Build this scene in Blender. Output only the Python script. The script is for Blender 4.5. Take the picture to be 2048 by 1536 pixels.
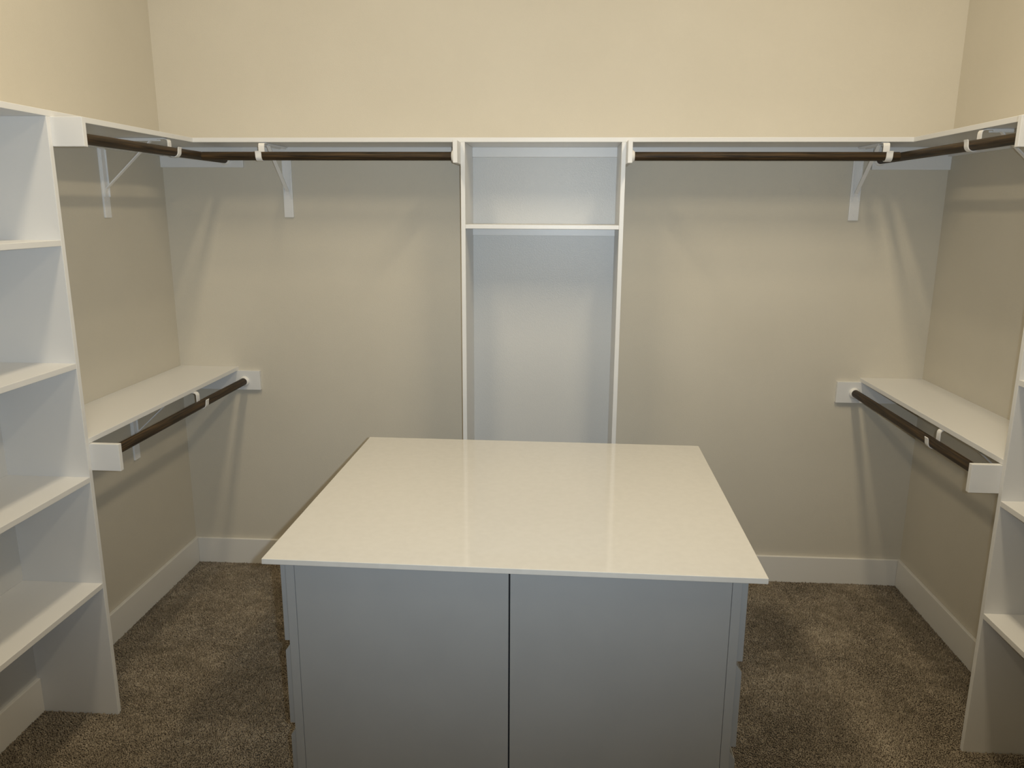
import bpy, bmesh, math, random
import numpy as np
from mathutils import Vector, Matrix
random.seed(7); np.random.seed(7)
scn = bpy.context.scene
for o in list(bpy.data.objects): bpy.data.objects.remove(o)
col = scn.collection

# ------------------------------------------------------------------ dimensions (metres)
D, L, R = 3.710, -1.918, 1.709          # back, left and right wall faces
FRONT, CEIL = -0.70, 3.70
FZ = -0.006                             # floor slab; carpet pile stands on it
XL, XR, YB = -1.618, 1.420, 3.410       # front edges of the left, right and back shelving
YPL, YPR = 2.452, 2.469                 # far faces of the side towers' far panels
TL, TR = -0.448, 0.2525                 # outer faces of the middle tower
TH = 0.019
ZS, ZU = 2.130, 2.111                   # upper shelf top / underside
ZL, ZLU = 1.0585, 1.040                 # lower shelf top / underside
BB, BT = 0.134, 0.0165                  # baseboard height / thickness

# ------------------------------------------------------------------ camera
F_PX, YAW, PITCH, ROLL, CH = 1548.29, 0.0653, 0.2223, 0.0050, 1.835
cy, sy, cp, sp = math.cos(YAW), math.sin(YAW), math.cos(PITCH), math.sin(PITCH)
r_ = Vector((cy, sy, 0)); fw = Vector((-sy*cp, cy*cp, -sp)); up = Vector((-sy*sp, cy*sp, cp))
cr, sr = math.cos(ROLL), math.sin(ROLL)
ax = cr*r_ + sr*up; ay = -sr*r_ + cr*up; az = -fw
cam = bpy.data.cameras.new('camera'); co = bpy.data.objects.new('camera', cam); col.objects.link(co)
cam.sensor_width = 36; cam.lens = F_PX/2048*36; cam.clip_start = .05
co.matrix_world = Matrix(((ax.x, ay.x, az.x, 0), (ax.y, ay.y, az.y, 0), (ax.z, ay.z, az.z, CH), (0, 0, 0, 1)))
scn.camera = co

# ------------------------------------------------------------------ world, lights, exposure
w = bpy.data.worlds.new('world'); scn.world = w; w.use_nodes = True
w.node_tree.nodes['Background'].inputs[0].default_value = (.8, .85, 1, 1)
w.node_tree.nodes['Background'].inputs[1].default_value = 0.02
scn.view_settings.view_transform = 'Standard'; scn.view_settings.look = 'None'
scn.view_settings.gamma = 1; scn.view_settings.use_curve_mapping = False
scn.view_settings.exposure = 0.0
LAMP_SPOTS = [(-1.05, 1.80), (0.89, 1.80)]
LAMP_LEN, LAMP_WID = 1.20, .20
LAMP_W, LAMP_COL = (24.2, 31.2), (1.0, .84, .58)
for (x, y), lw in zip(LAMP_SPOTS, LAMP_W):                # two long ceiling fixtures, parallel to the side walls
    l = bpy.data.lights.new('ceiling_lamp_light', 'AREA'); l.shape = 'RECTANGLE'; l.size = LAMP_WID; l.size_y = LAMP_LEN
    l.energy = lw; l.color = LAMP_COL
    o = bpy.data.objects.new('ceiling_lamp_light', l); col.objects.link(o); o.location = (x, y, CEIL-.082)
# the flash of the camera, five centimetres right of its lens
fl = bpy.data.lights.new('flash_light', 'SPOT'); fl.energy = 154; fl.color = (.78, .90, 1.0)
fl.spot_size = math.radians(104); fl.spot_blend = 1.0; fl.shadow_soft_size = .012
fo = bpy.data.objects.new('flash_light', fl); col.objects.link(fo)
fo.location = Vector((0, 0, CH)) + ax*.055 + ay*.012
fo.rotation_euler = (fw + ay*.27 - ax*.06).to_track_quat('-Z', 'Y').to_euler()

# ------------------------------------------------------------------ materials
def mat(name, base, rough=.5, spec=.5):
    m = bpy.data.materials.new(name); m.use_nodes = True
    b = m.node_tree.nodes['Principled BSDF']
    b.inputs['Base Color'].default_value = (*base, 1); b.inputs['Roughness'].default_value = rough
    b.inputs['Specular IOR Level'].default_value = spec
    return m
def bump(m, scale, dist, strength=1.0, detail=3, rough_n=.55):
    n, k = m.node_tree.nodes, m.node_tree.links
    tc = n.new('ShaderNodeTexCoord'); nz = n.new('ShaderNodeTexNoise'); bp = n.new('ShaderNodeBump')
    nz.inputs['Scale'].default_value = scale; nz.inputs['Detail'].default_value = detail
    nz.inputs['Roughness'].default_value = rough_n
    bp.inputs['Distance'].default_value = dist; bp.inputs['Strength'].default_value = strength
    k.new(tc.outputs['Object'], nz.inputs['Vector']); k.new(nz.outputs['Fac'], bp.inputs['Height'])
    k.new(bp.outputs['Normal'], n['Principled BSDF'].inputs['Normal']); return m
def mottle(m, c0, c1, scale, detail=4):
    n, k = m.node_tree.nodes, m.node_tree.links
    tc = n.new('ShaderNodeTexCoord'); nz = n.new('ShaderNodeTexNoise'); rp = n.new('ShaderNodeValToRGB')
    nz.inputs['Scale'].default_value = scale; nz.inputs['Detail'].default_value = detail
    rp.color_ramp.elements[0].position = .35; rp.color_ramp.elements[1].position = .65
    rp.color_ramp.elements[0].color = (*c0, 1); rp.color_ramp.elements[1].color = (*c1, 1)
    k.new(tc.outputs['Object'], nz.inputs['Vector']); k.new(nz.outputs['Fac'], rp.inputs[0])
    k.new(rp.outputs[0], n['Principled BSDF'].inputs['Base Color']); return m
M = {}
M['wall'] = bump(mottle(mat('greige_wall_paint', (.6, .55, .46), .62, .35), (.600, .560, .475), (.620, .580, .495), 2.5), 210, .0009, .55)
M['ceiling'] = bump(mat('ceiling_paint', (.80, .78, .74), .8, .2), 120, .001, .5)
M['white'] = bump(mat('white_semigloss_paint', (.75, .752, .75), .34, .5), 60, .0004, .35)
M['glossy_white'] = bump(mat('white_textured_semigloss', (.625, .63, .625), .34, .42), 260, .0010, .5, 2)
M['trim'] = bump(mat('white_trim_paint', (.76, .745, .71), .38, .5), 60, .0003, .3)
M['metal'] = mat('white_coated_steel', (.80, .80, .80), .35, .5)
M['plastic'] = mat('white_plastic', (.85, .84, .82), .3, .5)
M['grey'] = bump(mottle(mat('grey_cabinet_paint', (.33, .335, .33), .42, .45), (.305, .316, .324), (.318, .329, .337), 6), 90, .0002, .3)
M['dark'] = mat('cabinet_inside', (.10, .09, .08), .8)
M['quartz'] = mottle(mat('white_quartz', (.8, .78, .74), .07, .5), (.605, .592, .558), (.625, .612, .578), 45, 6)
M['lens'] = mat('lamp_lens', (.9, .9, .9), .4)
b = M['lens'].node_tree.nodes['Principled BSDF']
b.inputs['Emission Color'].default_value = (1, .85, .62, 1); b.inputs['Emission Strength'].default_value = 3

def wood():
    m = mat('dark_stained_wood', (.08, .04, .02), .50, .25); n, k = m.node_tree.nodes, m.node_tree.links
    tc = n.new('ShaderNodeTexCoord'); mp = n.new('ShaderNodeMapping'); nz = n.new('ShaderNodeTexNoise')
    mp.inputs['Scale'].default_value = (5, 150, 150); nz.inputs['Scale'].default_value = 1.0
    nz.inputs['Detail'].default_value = 6; nz.inputs['Distortion'].default_value = .6
    rp = n.new('ShaderNodeValToRGB'); e = rp.color_ramp.elements
    e[0].position = .34; e[0].color = (.008, .0058, .0030, 1); e[1].position = .70; e[1].color = (.072, .042, .017, 1)
    q = e.new(.5); q.color = (.034, .0205, .0090, 1)
    k.new(tc.outputs['Object'], mp.inputs['Vector']); k.new(mp.outputs[0], nz.inputs['Vector'])
    k.new(nz.outputs['Fac'], rp.inputs[0]); k.new(rp.outputs[0], n['Principled BSDF'].inputs['Base Color'])
    bp = n.new('ShaderNodeBump'); bp.inputs['Distance'].default_value = .0006; bp.inputs['Strength'].default_value = .5
    k.new(nz.outputs['Fac'], bp.inputs['Height']); k.new(bp.outputs[0], n['Principled BSDF'].inputs['Normal'])
    return m
M['wood'] = wood()
M['carpet_base'] = bump(mottle(mat('carpet_backing', (.16, .13, .10), .95, .1), (.10, .080, .058), (.22, .175, .135), 160, 5), 300, .006, 1)
def pile_mat():
    m = mat('carpet_yarn', (.2, .17, .13), .95, .1); n, k = m.node_tree.nodes, m.node_tree.links
    a = n.new('ShaderNodeAttribute'); a.attribute_name = 'yarn'
    rp = n.new('ShaderNodeValToRGB'); e = rp.color_ramp.elements
    e[0].position = 0; e[0].color = (.145, .120, .086, 1); e[1].position = 1; e[1].color = (.49, .425, .335, 1)
    q = e.new(.5); q.color = (.275, .232, .175, 1)
    k.new(a.outputs['Fac'], rp.inputs[0]); k.new(rp.outputs[0], n['Principled BSDF'].inputs['Base Color'])
    return m
M['pile'] = pile_mat()

# ------------------------------------------------------------------ helpers
def add_box(bm, lo, hi, bev=.0012):
    t = bmesh.new(); bmesh.ops.create_cube(t, size=1)
    s = [hi[i]-lo[i] for i in range(3)]; c = [(hi[i]+lo[i])/2 for i in range(3)]
    bmesh.ops.scale(t, vec=s, verts=t.verts); bmesh.ops.translate(t, vec=c, verts=t.verts)
    if bev: bmesh.ops.bevel(t, geom=list(t.edges), offset=min(bev, min(abs(v) for v in s)*.3), segments=2, affect='EDGES', profile=.5)
    merge(bm, t)
def merge(bm, t, mx=None):
    if mx is not None: t.transform(mx)
    me = bpy.data.meshes.new('tmp'); t.to_mesh(me); t.free(); bm.from_mesh(me); bpy.data.meshes.remove(me)
def add_cyl(bm, r1, r2, x0, x1, seg=40, bev=0, yz=(0, 0)):       # along local x
    t = bmesh.new(); bmesh.ops.create_cone(t, cap_ends=True, segments=seg, radius1=r1, radius2=r2, depth=x1-x0)
    if bev:
        es = [e for e in t.edges if abs(e.verts[0].co.z-e.verts[1].co.z) < 1e-6 and len(e.link_faces) == 2]
        bmesh.ops.bevel(t, geom=es, offset=bev, segments=2, affect='EDGES')
    merge(bm, t, Matrix.Translation(((x0+x1)/2, yz[0], yz[1])) @ Matrix.Rotation(math.pi/2, 4, 'Y'))
def add_strip(bm, pts, width, thick, bev=.0008):
    """A bent flat bar: pts = (y, z) path, extruded over x by width."""
    P = [Vector((0, a, b)) for a, b in pts]; t = bmesh.new(); ring = []
    for i, p in enumerate(P):
        a = P[max(i-1, 0)]; c = P[min(i+1, len(P)-1)]; d = (c-a).normalized(); nn = Vector((0, -d.z, d.y))
        ring.append([t.verts.new(p + nn*(sn*thick/2) + Vector((sx*width/2, 0, 0))) for sx, sn in ((-1, -1), (1, -1), (1, 1), (-1, 1))])
    for i in range(len(ring)-1):
        for j in range(4):
            t.faces.new((ring[i][j], ring[i][(j+1) % 4], ring[i+1][(j+1) % 4], ring[i+1][j]))
    t.faces.new(ring[0][::-1]); t.faces.new(ring[-1])
    bmesh.ops.recalc_face_normals(t, faces=t.faces); merge(bm, t)
def obj(name, bm, m, parent=None, smooth=False, kind=None):
    me = bpy.data.meshes.new(name)
    if isinstance(bm, bmesh.types.BMesh): bm.to_mesh(me); bm.free()
    o = bpy.data.objects.new(name, me); me.materials.append(m); col.objects.link(o)
    if smooth:
        me.polygons.foreach_set('use_smooth', [True]*len(me.polygons)); me.set_sharp_from_angle(angle=math.radians(35))
    if parent is not None: o.parent = parent
    if kind: o['kind'] = kind
    return o
def box(name, lo, hi, m, parent=None, bev=.0012, kind=None, base=(0, 0, 0)):
    bm = bmesh.new(); add_box(bm, [lo[i]-base[i] for i in range(3)], [hi[i]-base[i] for i in range(3)], bev)
    return obj(name, bm, m, parent, kind=kind)
def tag(o, label, cat, group=None):
    o['label'] = label; o['category'] = cat
    if group: o['group'] = group
    return o
def thing(name, label, cat, loc=(0, 0, 0), rz=0, group=None):
    o = bpy.data.objects.new(name, None); col.objects.link(o); o.empty_display_size = .1
    o.location = loc; o.rotation_euler = (0, 0, rz); return tag(o, label, cat, group)
def solid(name, lo, hi, m, label, cat, group=None):               # a one-mesh thing with its origin at its base
    base = ((lo[0]+hi[0])/2, (lo[1]+hi[1])/2, lo[2]); o = box(name, lo, hi, m, base=base); o.location = base
    return tag(o, label, cat, group)

# ------------------------------------------------------------------ the room shell
S = 'structure'; W = .12
box('floor', (L-W, FRONT-W, FZ-.15), (R+W, D+W, FZ), M['carpet_base'], bev=0, kind=S)
box('ceiling', (L-W, FRONT-W, CEIL), (R+W, D+W, CEIL+.15), M['ceiling'], bev=0, kind=S)
box('wall_back', (L-W, D, FZ), (R+W, D+W, CEIL), M['wall'], bev=0, kind=S)
box('wall_left', (L-W, FRONT, FZ), (L, D, CEIL), M['wall'], bev=0, kind=S)
box('wall_right', (R, FRONT, FZ), (R+W, D, CEIL), M['wall'], bev=0, kind=S)
box('wall_front', (L-W, FRONT-W, FZ), (R+W, FRONT, CEIL), M['wall'], bev=0, kind=S)

TWL0, TWR0 = 1.500, 1.517                                        # near ends of the side towers
def base_run(name, runs):
    bm = bmesh.new()
    for lo, hi in runs: add_box(bm, lo, hi, .0025)
    return obj(name, bm, M['trim'], kind=S)
base_run('baseboard_back', [((L+BT, D-BT, FZ), (TL, D, BB)), ((TR, D-BT, FZ), (R-BT, D, BB))])
base_run('baseboard_left', [((L, YPL, FZ), (L+BT, D, BB)), ((L, TWL0+TH, FZ), (L+BT, YPL-TH, BB)), ((L, FRONT, FZ), (L+BT, TWL0, BB))])
base_run('baseboard_right', [((R-BT, YPR, FZ), (R, D, BB)), ((R-BT, TWR0+TH, FZ), (R, YPR-TH, BB)), ((R-BT, FRONT, FZ), (R, TWR0, BB))])

# ------------------------------------------------------------------ the shelves
solid('closet_shelf', (L, .30, ZU), (XL, D, ZS), M['white'], 'upper white shelf board running along the left wall', 'shelf')
solid('closet_shelf', (XL, YB, ZU), (XR, D, ZS), M['white'], 'long upper white shelf board running across the back wall over the middle tower', 'shelf')
solid('closet_shelf', (XR, .30, ZU), (R, D, ZS), M['white'], 'upper white shelf board running along the right wall', 'shelf')
solid('closet_shelf', (L, YPL+.0005, ZLU), (XL, D, ZL), M['white'], 'lower white shelf board on the left wall at waist height', 'shelf')
solid('closet_shelf', (XR, YPR+.0005, ZLU), (R, D, ZL), M['white'], 'lower white shelf board on the right wall at waist height', 'shelf')

# ------------------------------------------------------------------ the shelf towers
def side_tower(wall, front, y0, y1, zs, label):
    sgn = 1 if front > wall else -1
    t = thing('shelf_tower', label, 'shelving', (wall, (y0+y1)/2, FZ)); B = (wall, (y0+y1)/2, FZ)
    lo, hi = min(wall, front), max(wall, front)
    for a in (y1-TH, y0): box('side_panel', (lo, a, FZ), (hi, a+TH, ZU), M['white'], t, base=B)
    bx = (wall, wall+sgn*.004)
    box('back_panel', (min(bx), y0+TH, BB), (max(bx), y1-TH, ZU), M['glossy_white'], t, bev=0, base=B)
    for z in zs:
        a, c = sorted((wall+sgn*.004, front)); box('shelf', (a, y0+TH, z-TH), (c, y1-TH, z), M['white'], t, base=B)
    for z0, z1 in ((2.021, ZU), (.943, ZLU-.001)):                   # boards that carry the rods
        a, c = sorted((wall+sgn*.004, front+sgn*(.103 if sgn > 0 else .094)))
        box('rod_block', (a, y1, z0), (c, y1+TH, z1), M['white'], t, base=B)
    return t
ZT = [1.730, 1.325, .925, .527]
side_tower(L, XL, TWL0, YPL, ZT, 'tall white open shelf tower against the left wall')
side_tower(R, XR, TWR0, YPR, ZT, 'tall white open shelf tower against the right wall, mostly out of frame')

B = ((TL+TR)/2, D, FZ)
t = thing('shelf_tower', 'narrow white shelf tower in the middle of the back wall behind the island', 'shelving', B)
box('side_panel', (TL, YB, FZ), (TL+TH, D, ZU), M['white'], t, base=B)
box('side_panel', (TR-TH, YB, FZ), (TR, D, ZU), M['white'], t, base=B)
box('back_panel', (TL+TH, D-.006, FZ), (TR-TH, D, ZU), M['glossy_white'], t, bev=0, base=B)
box('shelf', (TL+TH, YB, 1.751), (TR-TH, D-.006, 1.769), M['white'], t, base=B)
box('cleat', (TL+TH, D-.025, 2.067), (TR-TH, D-.006, ZU), M['white'], t, base=B)
box('cleat', (TL+TH, D-.025, 1.714), (TR-TH, D-.006, 1.751), M['white'], t, base=B)
for a in (TL-TH, TR): box('rod_block', (a, YB-.100, 2.021), (a+TH, D-.025, ZU), M['white'], t, base=B)

# ------------------------------------------------------------------ wall cleats and rod boards
CZ = 2.071
GR = .0095                                                       # groove behind a cleat where a bracket leg passes
def cleat(axis, wall, sgn, a0, a1, leg, label):
    """runs along axis from a0 to a1; wall face at `wall`, body grows towards sgn."""
    base = ((a0+a1)/2, wall, CZ) if axis == 'x' else (wall, (a0+a1)/2, CZ); bm = bmesh.new()
    for u0, u1, d0, d1 in ((a0, a1, GR, TH), (a0, leg-.0230, 0, GR), (leg+.0230, a1, 0, GR)):
        if u1 <= u0: continue
        p, q = sorted((wall+sgn*d0, wall+sgn*d1))
        lo, hi = ((u0, p, CZ), (u1, q, ZU)) if axis == 'x' else ((p, u0, CZ), (q, u1, ZU))
        add_box(bm, [lo[i]-base[i] for i in range(3)], [hi[i]-base[i] for i in range(3)], .0006)
    o = obj('wall_cleat', bm, M['white']); o.location = base; return tag(o, label, 'cleat')
XBL, XBR, YBL, YBR = -1.312, 1.312, 3.207, 2.885                 # where the upper brackets stand
cleat('x', D, -1, L+.4015, TL-TH-.0005, XBL, 'thin white cleat under the back shelf, left of the middle tower')
cleat('x', D, -1, TR+TH+.0005, R-.3415, XBR, 'thin white cleat under the back shelf, right of the middle tower')
cleat('y', L, 1, YPL+TH+.0005, D-TH-.0005, YBL, 'thin white cleat on the left wall under the upper shelf')
cleat('y', R, -1, YPR+TH+.0005, D-TH-.0005, YBR, 'thin white cleat on the right wall under the upper shelf')
solid('rod_support_board', (L, D-TH, 2.020), (L+.401, D, ZU), M['white'], 'white board in the back left corner just under the upper shelf', 'board')
solid('rod_support_board', (R-.340, D-TH, 2.014), (R, D, ZU), M['white'], 'white board in the back right corner just under the upper shelf', 'board')
solid('rod_support_board', (L, D-TH, .943), (L+.413, D, ZLU), M['white'], 'white board on the back wall at the end of the lower left rod', 'board')
solid('rod_support_board', (R-.397, D-TH, .938), (R, D, ZLU), M['white'], 'white board on the back wall at the end of the lower right rod', 'board')

# ------------------------------------------------------------------ hanging rods
RR = .0178
def rod(p0, p1, label, sockets=(1, 1)):
    p0, p1 = Vector(p0), Vector(p1); d = p1-p0; n = d.length
    t = thing('closet_rod', label, 'rod', (p0+p1)/2, math.atan2(d.y, d.x))
    e0 = .003 if sockets[0] else 0; e1 = .003 if sockets[1] else 0
    bm = bmesh.new(); add_cyl(bm, RR, RR, -n/2+e0, n/2-e1, 48, .0012); obj('pole', bm, M['wood'], t, True)
    for k, s in ((0, -1), (1, 1)):
        if not sockets[k]: continue
        bm = bmesh.new(); tb = bmesh.new(); prof = [(0, 0), (.0255, 0), (.0262, .003), (.0245, .008), (.0215, .0125), (.0195, .0145), (RR+.0002, .0145), (RR+.0002, .003), (0, .003)]
        seg = 40; vs = []
        for (rad, h) in prof:
            if rad == 0: vs.append([tb.verts.new((s*(n/2-h), 0, 0))])
            else: vs.append([tb.verts.new((s*(n/2-h), rad*math.cos(2*math.pi*i/seg), rad*math.sin(2*math.pi*i/seg))) for i in range(seg)])
        for a, c in zip(vs, vs[1:]):
            for i in range(seg):
                j = (i+1) % seg
                if len(a) == 1: tb.faces.new((a[0], c[i], c[j]))
                elif len(c) == 1: tb.faces.new((a[i], a[j], c[0]))
                else: tb.faces.new((a[i], a[j], c[j], c[i]))
        bmesh.ops.recalc_face_normals(tb, faces=tb.faces); merge(bm, tb)
        obj('rod_socket', bm, M['plastic'], t, True)
    return t
ZR, ZRS, ZRL, YR = 2.052, 2.056, .987, D-.325
XUL, XLL, XUR, XLR = L+.318, L+.333, R-.311, R-.314
rod((XUL, YPL+TH, ZRS), (XUL, D-TH, ZRS), 'dark wooden hanging rod along the left wall under the upper shelf')
rod((-1.566, YR, ZR), (TL-TH, YR, ZR), 'dark wooden hanging rod across the back wall, left of the middle tower', (0, 1))
rod((TR+TH, YR, ZR), (1.358, YR, ZR), 'dark wooden hanging rod across the back wall, right of the middle tower', (1, 0))
rod((XUR, YPR+TH, ZRS), (XUR, D-TH, ZRS), 'dark wooden hanging rod along the right wall under the upper shelf')
rod((XLL, YPL+TH, ZRL), (XLL, D-TH, ZRL), 'dark wooden hanging rod beneath the lower left shelf')
rod((XLR, YPR+TH, ZRL), (XLR, D-TH, ZRL), 'dark wooden hanging rod beneath the lower right shelf')

# ------------------------------------------------------------------ shelf and rod brackets (local: out of the wall = -y, top = shelf underside)
def bracket(x, y, z, rz, ur, zr, label, notch=0.0):
    t = thing('rod_bracket', label, 'bracket', (x, y, z), rz)
    bm = bmesh.new(); top = -.044 if notch else -.006
    add_box(bm, (-.022, -.009, -.320), (.022, 0, -.0005), .0015)
    for s in (-1, 1): add_box(bm, (s*.0175-.0015, -.015, -.235), (s*.0175+.0015, -.004, top), .0006)
    obj('wall_leg', bm, M['metal'], t)
    rh = RR+.0020; ue = ur-rh-.0004
    bm = bmesh.new(); add_box(bm, (-.015, -(ue-.016), -.005), (.015, -.001-notch, -.0005), .0008)
    for s in (-1, 1): add_box(bm, (s*.0135-.0015, -.255, -.011), (s*.0135+.0015, -.02-notch, -.004), .0006)
    obj('arm', bm, M['metal'], t)
    bm = bmesh.new(); add_strip(bm, [(-.007, -.216), (-.013, -.200), (-.208, -.022), (-.222, -.007)], .016, .005); obj('brace', bm, M['metal'], t)
    pts = [(-(ue-.030), -.003), (-(ue-.012), -.0033), (-(ue-.005), -.0055), (-(ue-.001), -.0105), (-ue, -.018), (-ue, zr*.6-.005), (-ue, zr+.003)]
    for k in range(0, 13):
        a = math.pi + math.pi*k/12; pts.append((-(ur+rh*math.cos(a)), zr+rh*math.sin(a)))
    pts += [(-(ur+rh+.0006), zr+.008), (-(ur+rh+.002), zr+.016), (-(ur+rh+.0035), zr+.019)]
    bm = bmesh.new(); add_strip(bm, pts, .026, .0032); obj('hook', bm, M['metal'], t, True)
    for zz in (-.295, -.255):
        bm = bmesh.new(); add_cyl(bm, .0042, .0042, .0, .002, 16, .0006)
        o = obj('screw', bm, M['metal'], t); o.rotation_euler = (0, 0, -math.pi/2); o.location = (0, -.009, zz)
    return t
H = math.pi/2; n = TH
bracket(L, 3.207, ZU, H, XUL-L, ZRS-ZU, 'white steel shelf bracket on the left wall under the upper shelf', n)
bracket(-1.312, D, ZU, 0, .325, ZR-ZU, 'white steel shelf bracket on the back wall near the left corner', n)
bracket(1.312, D, ZU, 0, .325, ZR-ZU, 'white steel shelf bracket on the back wall near the right corner', n)
bracket(R, 2.885, ZU, -H, R-XUR, ZRS-ZU, 'white steel shelf bracket on the right wall under the upper shelf', n)
bracket(L, 3.232, ZLU, H, XLL-L, ZRL-ZLU, 'white steel bracket hooking the rod beneath the lower left shelf')
bracket(R, 2.890, ZLU, -H, R-XLR, ZRL-ZLU, 'white steel bracket hooking the rod beneath the lower right shelf')

# ------------------------------------------------------------------ the island
IX, IY, IA = -0.1211, 2.4257, -0.0105
CWX, CWY = 1.327/2, 1.137/2; CT, CBZ = .9215, .9055
bm = bmesh.new(); add_box(bm, (-CWX, -CWY, 0), (CWX, CWY, CT-CBZ), .0015)
o = obj('countertop', bm, M['quartz']); o.location = (IX, IY, CBZ); o.rotation_euler = (0, 0, IA)
tag(o, 'glossy white quartz countertop on the grey island in the middle of the room', 'countertop')
def island_cabinet(x0, x1, front_sign, label):
    """x0..x1 body in island coordinates; drawers open towards front_sign."""
    t = thing('island_cabinet', label, 'cabinet', (IX, IY, FZ), IA)
    zt = CBZ-FZ; ya, yb = -CWY+.016, CWY-.016
    outer = x1 if front_sign > 0 else x0; inner = x0 if front_sign > 0 else x1
    s = front_sign
    def bx(name, xa, xb, y0, y1, z0, z1, m, bev=.001):
        return box(name, (min(xa, xb), y0, z0), (max(xa, xb), y1, z1), m, t, bev)
    bx('carcass', inner, outer-s*.024, ya+.019, yb-.019, .095, zt, M['grey'], 0)
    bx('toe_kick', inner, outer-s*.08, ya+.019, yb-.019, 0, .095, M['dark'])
    for y0 in (ya, yb-.019): bx('end_panel', inner, outer-s*.0255, y0, y0+.019, 0, zt, M['grey'], .0008)
    for y0 in (ya, yb-.0255): bx('corner_stile', outer-s*.0245, outer, y0+.0002, y0+.0255, 0, zt, M['grey'], .0008)
    bx('rail', outer-s*.0235, outer, ya+.0258, yb-.0258, .095, .12, M['grey'], 0)
    bx('rail', outer-s*.0235, outer, ya+.0258, yb-.0258, zt-.03, zt, M['grey'], 0)
    for z0, z1 in ((.672, zt-.004), (.412, .661), (.12, .393)):
        d0, d1, thk = ya+.012, yb-.012, .0165
        tb = bmesh.new(); zc = z1-(.021 if z1 < .8 else .001)
        xs = [(outer+s*.0015, z0), (outer+s*(.0015+thk), z0), (outer+s*(.0015+thk), zc), (outer+s*.0035, z1), (outer+s*.0015, z1)]
        A = [tb.verts.new((x, d0, z)) for x, z in xs]; C = [tb.verts.new((x, d1, z)) for x, z in xs]
        tb.faces.new(A); tb.faces.new(C[::-1])
        for i in range(5): tb.faces.new((A[i], A[(i+1) % 5], C[(i+1) % 5], C[i]))
        bmesh.ops.recalc_face_normals(tb, faces=tb.faces)
        bmesh.ops.bevel(tb, geom=list(tb.edges), offset=.0006, segments=1, affect='EDGES')
        obj('drawer_front', tb, M['grey'], t)
    return t
gm = -.121-IX; xl = -.7275-IX; xr = .4820-IX
island_cabinet(xl, gm-.0022, -1, 'left grey cabinet of the island, drawers facing the left wall')
island_cabinet(gm+.0022, xr, 1, 'right grey cabinet of the island, drawers facing the right wall')

# ------------------------------------------------------------------ ceiling lamps (above the frame)
for (x, y), lab in zip(LAMP_SPOTS, ('long white ceiling light over the left side of the room', 'long white ceiling light over the right side of the room')):
    t = thing('ceiling_light', lab, 'light', (x, y, CEIL)); hw, hl = LAMP_WID/2, LAMP_LEN/2
    box('housing', (-hw-.012, -hl-.012, -.045), (hw+.012, hl+.012, 0), M['white'], t, .003)
    box('diffuser', (-hw, -hl, -.075), (hw, hl, -.045), M['lens'], t, .008)
    for e in (-1, 1): box('end_cap', (-hw-.010, e*(hl+.006)-.006, -.080), (hw+.010, e*(hl+.006)+.006, -.045), M['white'], t, .002)

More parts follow.
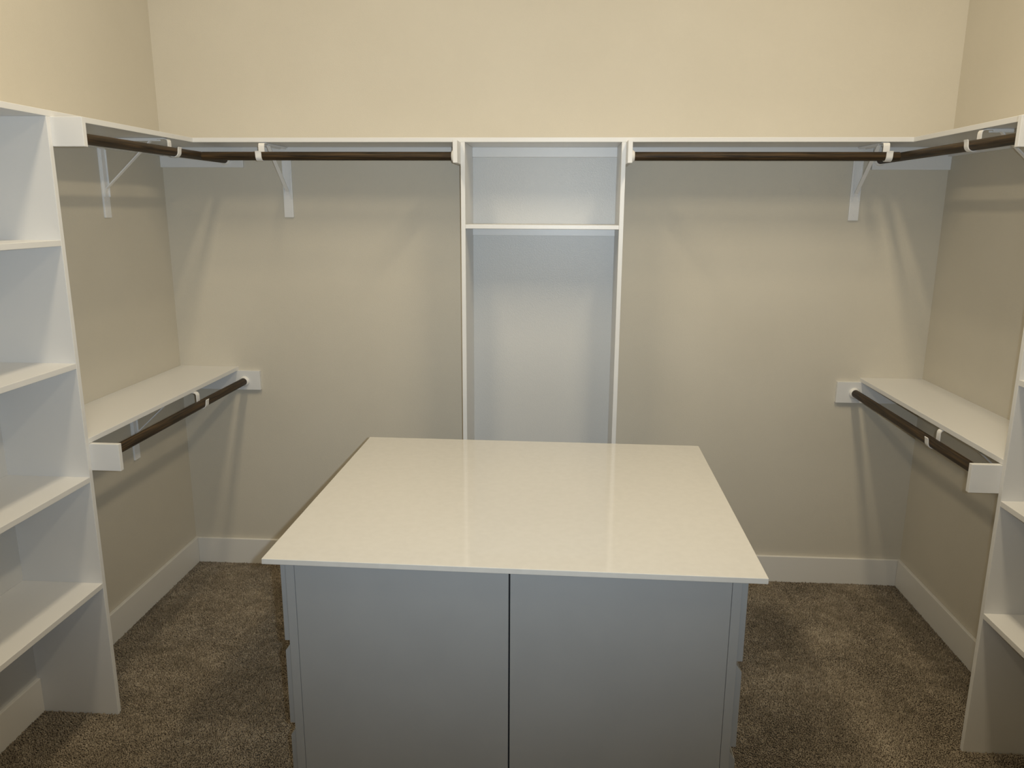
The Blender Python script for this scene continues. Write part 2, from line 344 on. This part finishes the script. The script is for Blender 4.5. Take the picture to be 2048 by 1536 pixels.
# ------------------------------------------------------------------ carpet pile
def carpet():
    sp = .0052; Y0 = 1.35
    gx, gy = np.meshgrid(np.arange(L+BT+.002, R-BT-.002, sp), np.arange(Y0, D-BT-.002, sp)); gx = gx.ravel(); gy = gy.ravel()
    N = len(gx); rng = np.random.default_rng(3)
    gx = gx+rng.uniform(-.5, .5, N)*sp*.9; gy = gy+rng.uniform(-.5, .5, N)*sp*.9
    keep = (gx > L+BT) & (gx < R-BT) & (gy < D-BT)
    keep &= ~((gx > IX-.60) & (gx < IX+.60) & (gy > IY-.548) & (gy < IY+.548))
    for (x0, x1, y0, y1) in ((L, XL, YPL-TH, YPL), (XR, R, YPR-TH, YPR), (TL, TR, YB, D), (L, XL, TWL0, TWL0+TH), (XR, R, TWR0, TWR0+TH)):
        keep &= ~((gx > x0-.001) & (gx < x1+.001) & (gy > y0-.001) & (gy < y1+.001))
    gx, gy = gx[keep], gy[keep]; N = len(gx)
    # smooth random field: brushed patches of the pile
    def field(x, y, sc, seed):
        rs = np.random.default_rng(seed); g = rs.standard_normal((64, 64)); u = (x+5)*sc; v = (y+5)*sc
        iu = np.floor(u).astype(int); iv = np.floor(v).astype(int); fu = u-iu; fv = v-iv
        fu = fu*fu*(3-2*fu); fv = fv*fv*(3-2*fv); q = lambda a, b: g[a % 64, b % 64]
        return (q(iu, iv)*(1-fu)+q(iu+1, iv)*fu)*(1-fv)+(q(iu, iv+1)*(1-fu)+q(iu+1, iv+1)*fu)*fv
    lean = .5*field(gx, gy, 4.5, 1)+.35*field(gx, gy, 11, 2)
    shade = .10*field(gx, gy, 6, 5)+.10*field(gx, gy, 30, 6)+.07*field(gx, gy, 85, 8)
    h = (.0065+.0015*rng.standard_normal(N)).clip(.003, .012); rad = sp*rng.uniform(.52, .82, N)
    a0 = rng.uniform(0, 2*np.pi, N)
    ta = rng.uniform(0, 2*np.pi, N); tl = h*rng.uniform(.1, .5, N)
    tx = gx+tl*np.cos(ta)+lean*.002; ty = gy+tl*np.sin(ta)+lean*.004
    V = np.zeros((N, 7, 3), np.float32)
    for k in range(3):
        a = a0+k*2*np.pi/3
        V[:, k, 0] = gx+rad*np.cos(a)*.8; V[:, k, 1] = gy+rad*np.sin(a)*.8; V[:, k, 2] = FZ-.0005
        V[:, 3+k, 0] = (gx+tx)/2+rad*np.cos(a+.5); V[:, 3+k, 1] = (gy+ty)/2+rad*np.sin(a+.5); V[:, 3+k, 2] = FZ+h*.7
    V[:, 6, 0] = tx; V[:, 6, 1] = ty; V[:, 6, 2] = FZ+h
    lo, hi_x, hi_y = L+BT+.0006, R-BT-.0006, D-BT-.0006
    V[:, :, 0] = V[:, :, 0].clip(lo, hi_x); V[:, :, 1] = V[:, :, 1].clip(0, hi_y)
    T = np.array([(0, 1, 4, 3), (1, 2, 5, 4), (2, 0, 3, 5)], np.int32); U = np.array([(3, 4, 6), (4, 5, 6), (5, 3, 6)], np.int32)
    offs = (np.arange(N, dtype=np.int32)*7)[:, None]
    loops = np.concatenate([np.concatenate([(T.ravel()[None, :]+offs), (U.ravel()[None, :]+offs)], axis=1)]).ravel()
    per = np.array([4, 4, 4, 3, 3, 3], np.int32); tot = np.tile(per, N)
    start = np.concatenate([[0], np.cumsum(tot)[:-1]]).astype(np.int32)
    me = bpy.data.meshes.new('carpet_pile'); me.vertices.add(N*7); me.vertices.foreach_set('co', V.ravel())
    me.loops.add(len(loops)); me.loops.foreach_set('vertex_index', loops.astype(np.int32))
    me.polygons.add(len(tot)); me.polygons.foreach_set('loop_start', start); me.polygons.foreach_set('loop_total', tot)
    at = me.attributes.new('yarn', 'FLOAT', 'POINT')
    yv = (.47+shade*.8+.13*rng.standard_normal(N)).clip(0, 1); at.data.foreach_set('value', np.repeat(yv, 7).astype(np.float32))
    me.update(); me.validate(); me.materials.append(M['pile'])
    o = bpy.data.objects.new('carpet_pile', me); col.objects.link(o); o['kind'] = 'stuff'
    o.parent = bpy.data.objects['floor']; return N
print('tufts', carpet())
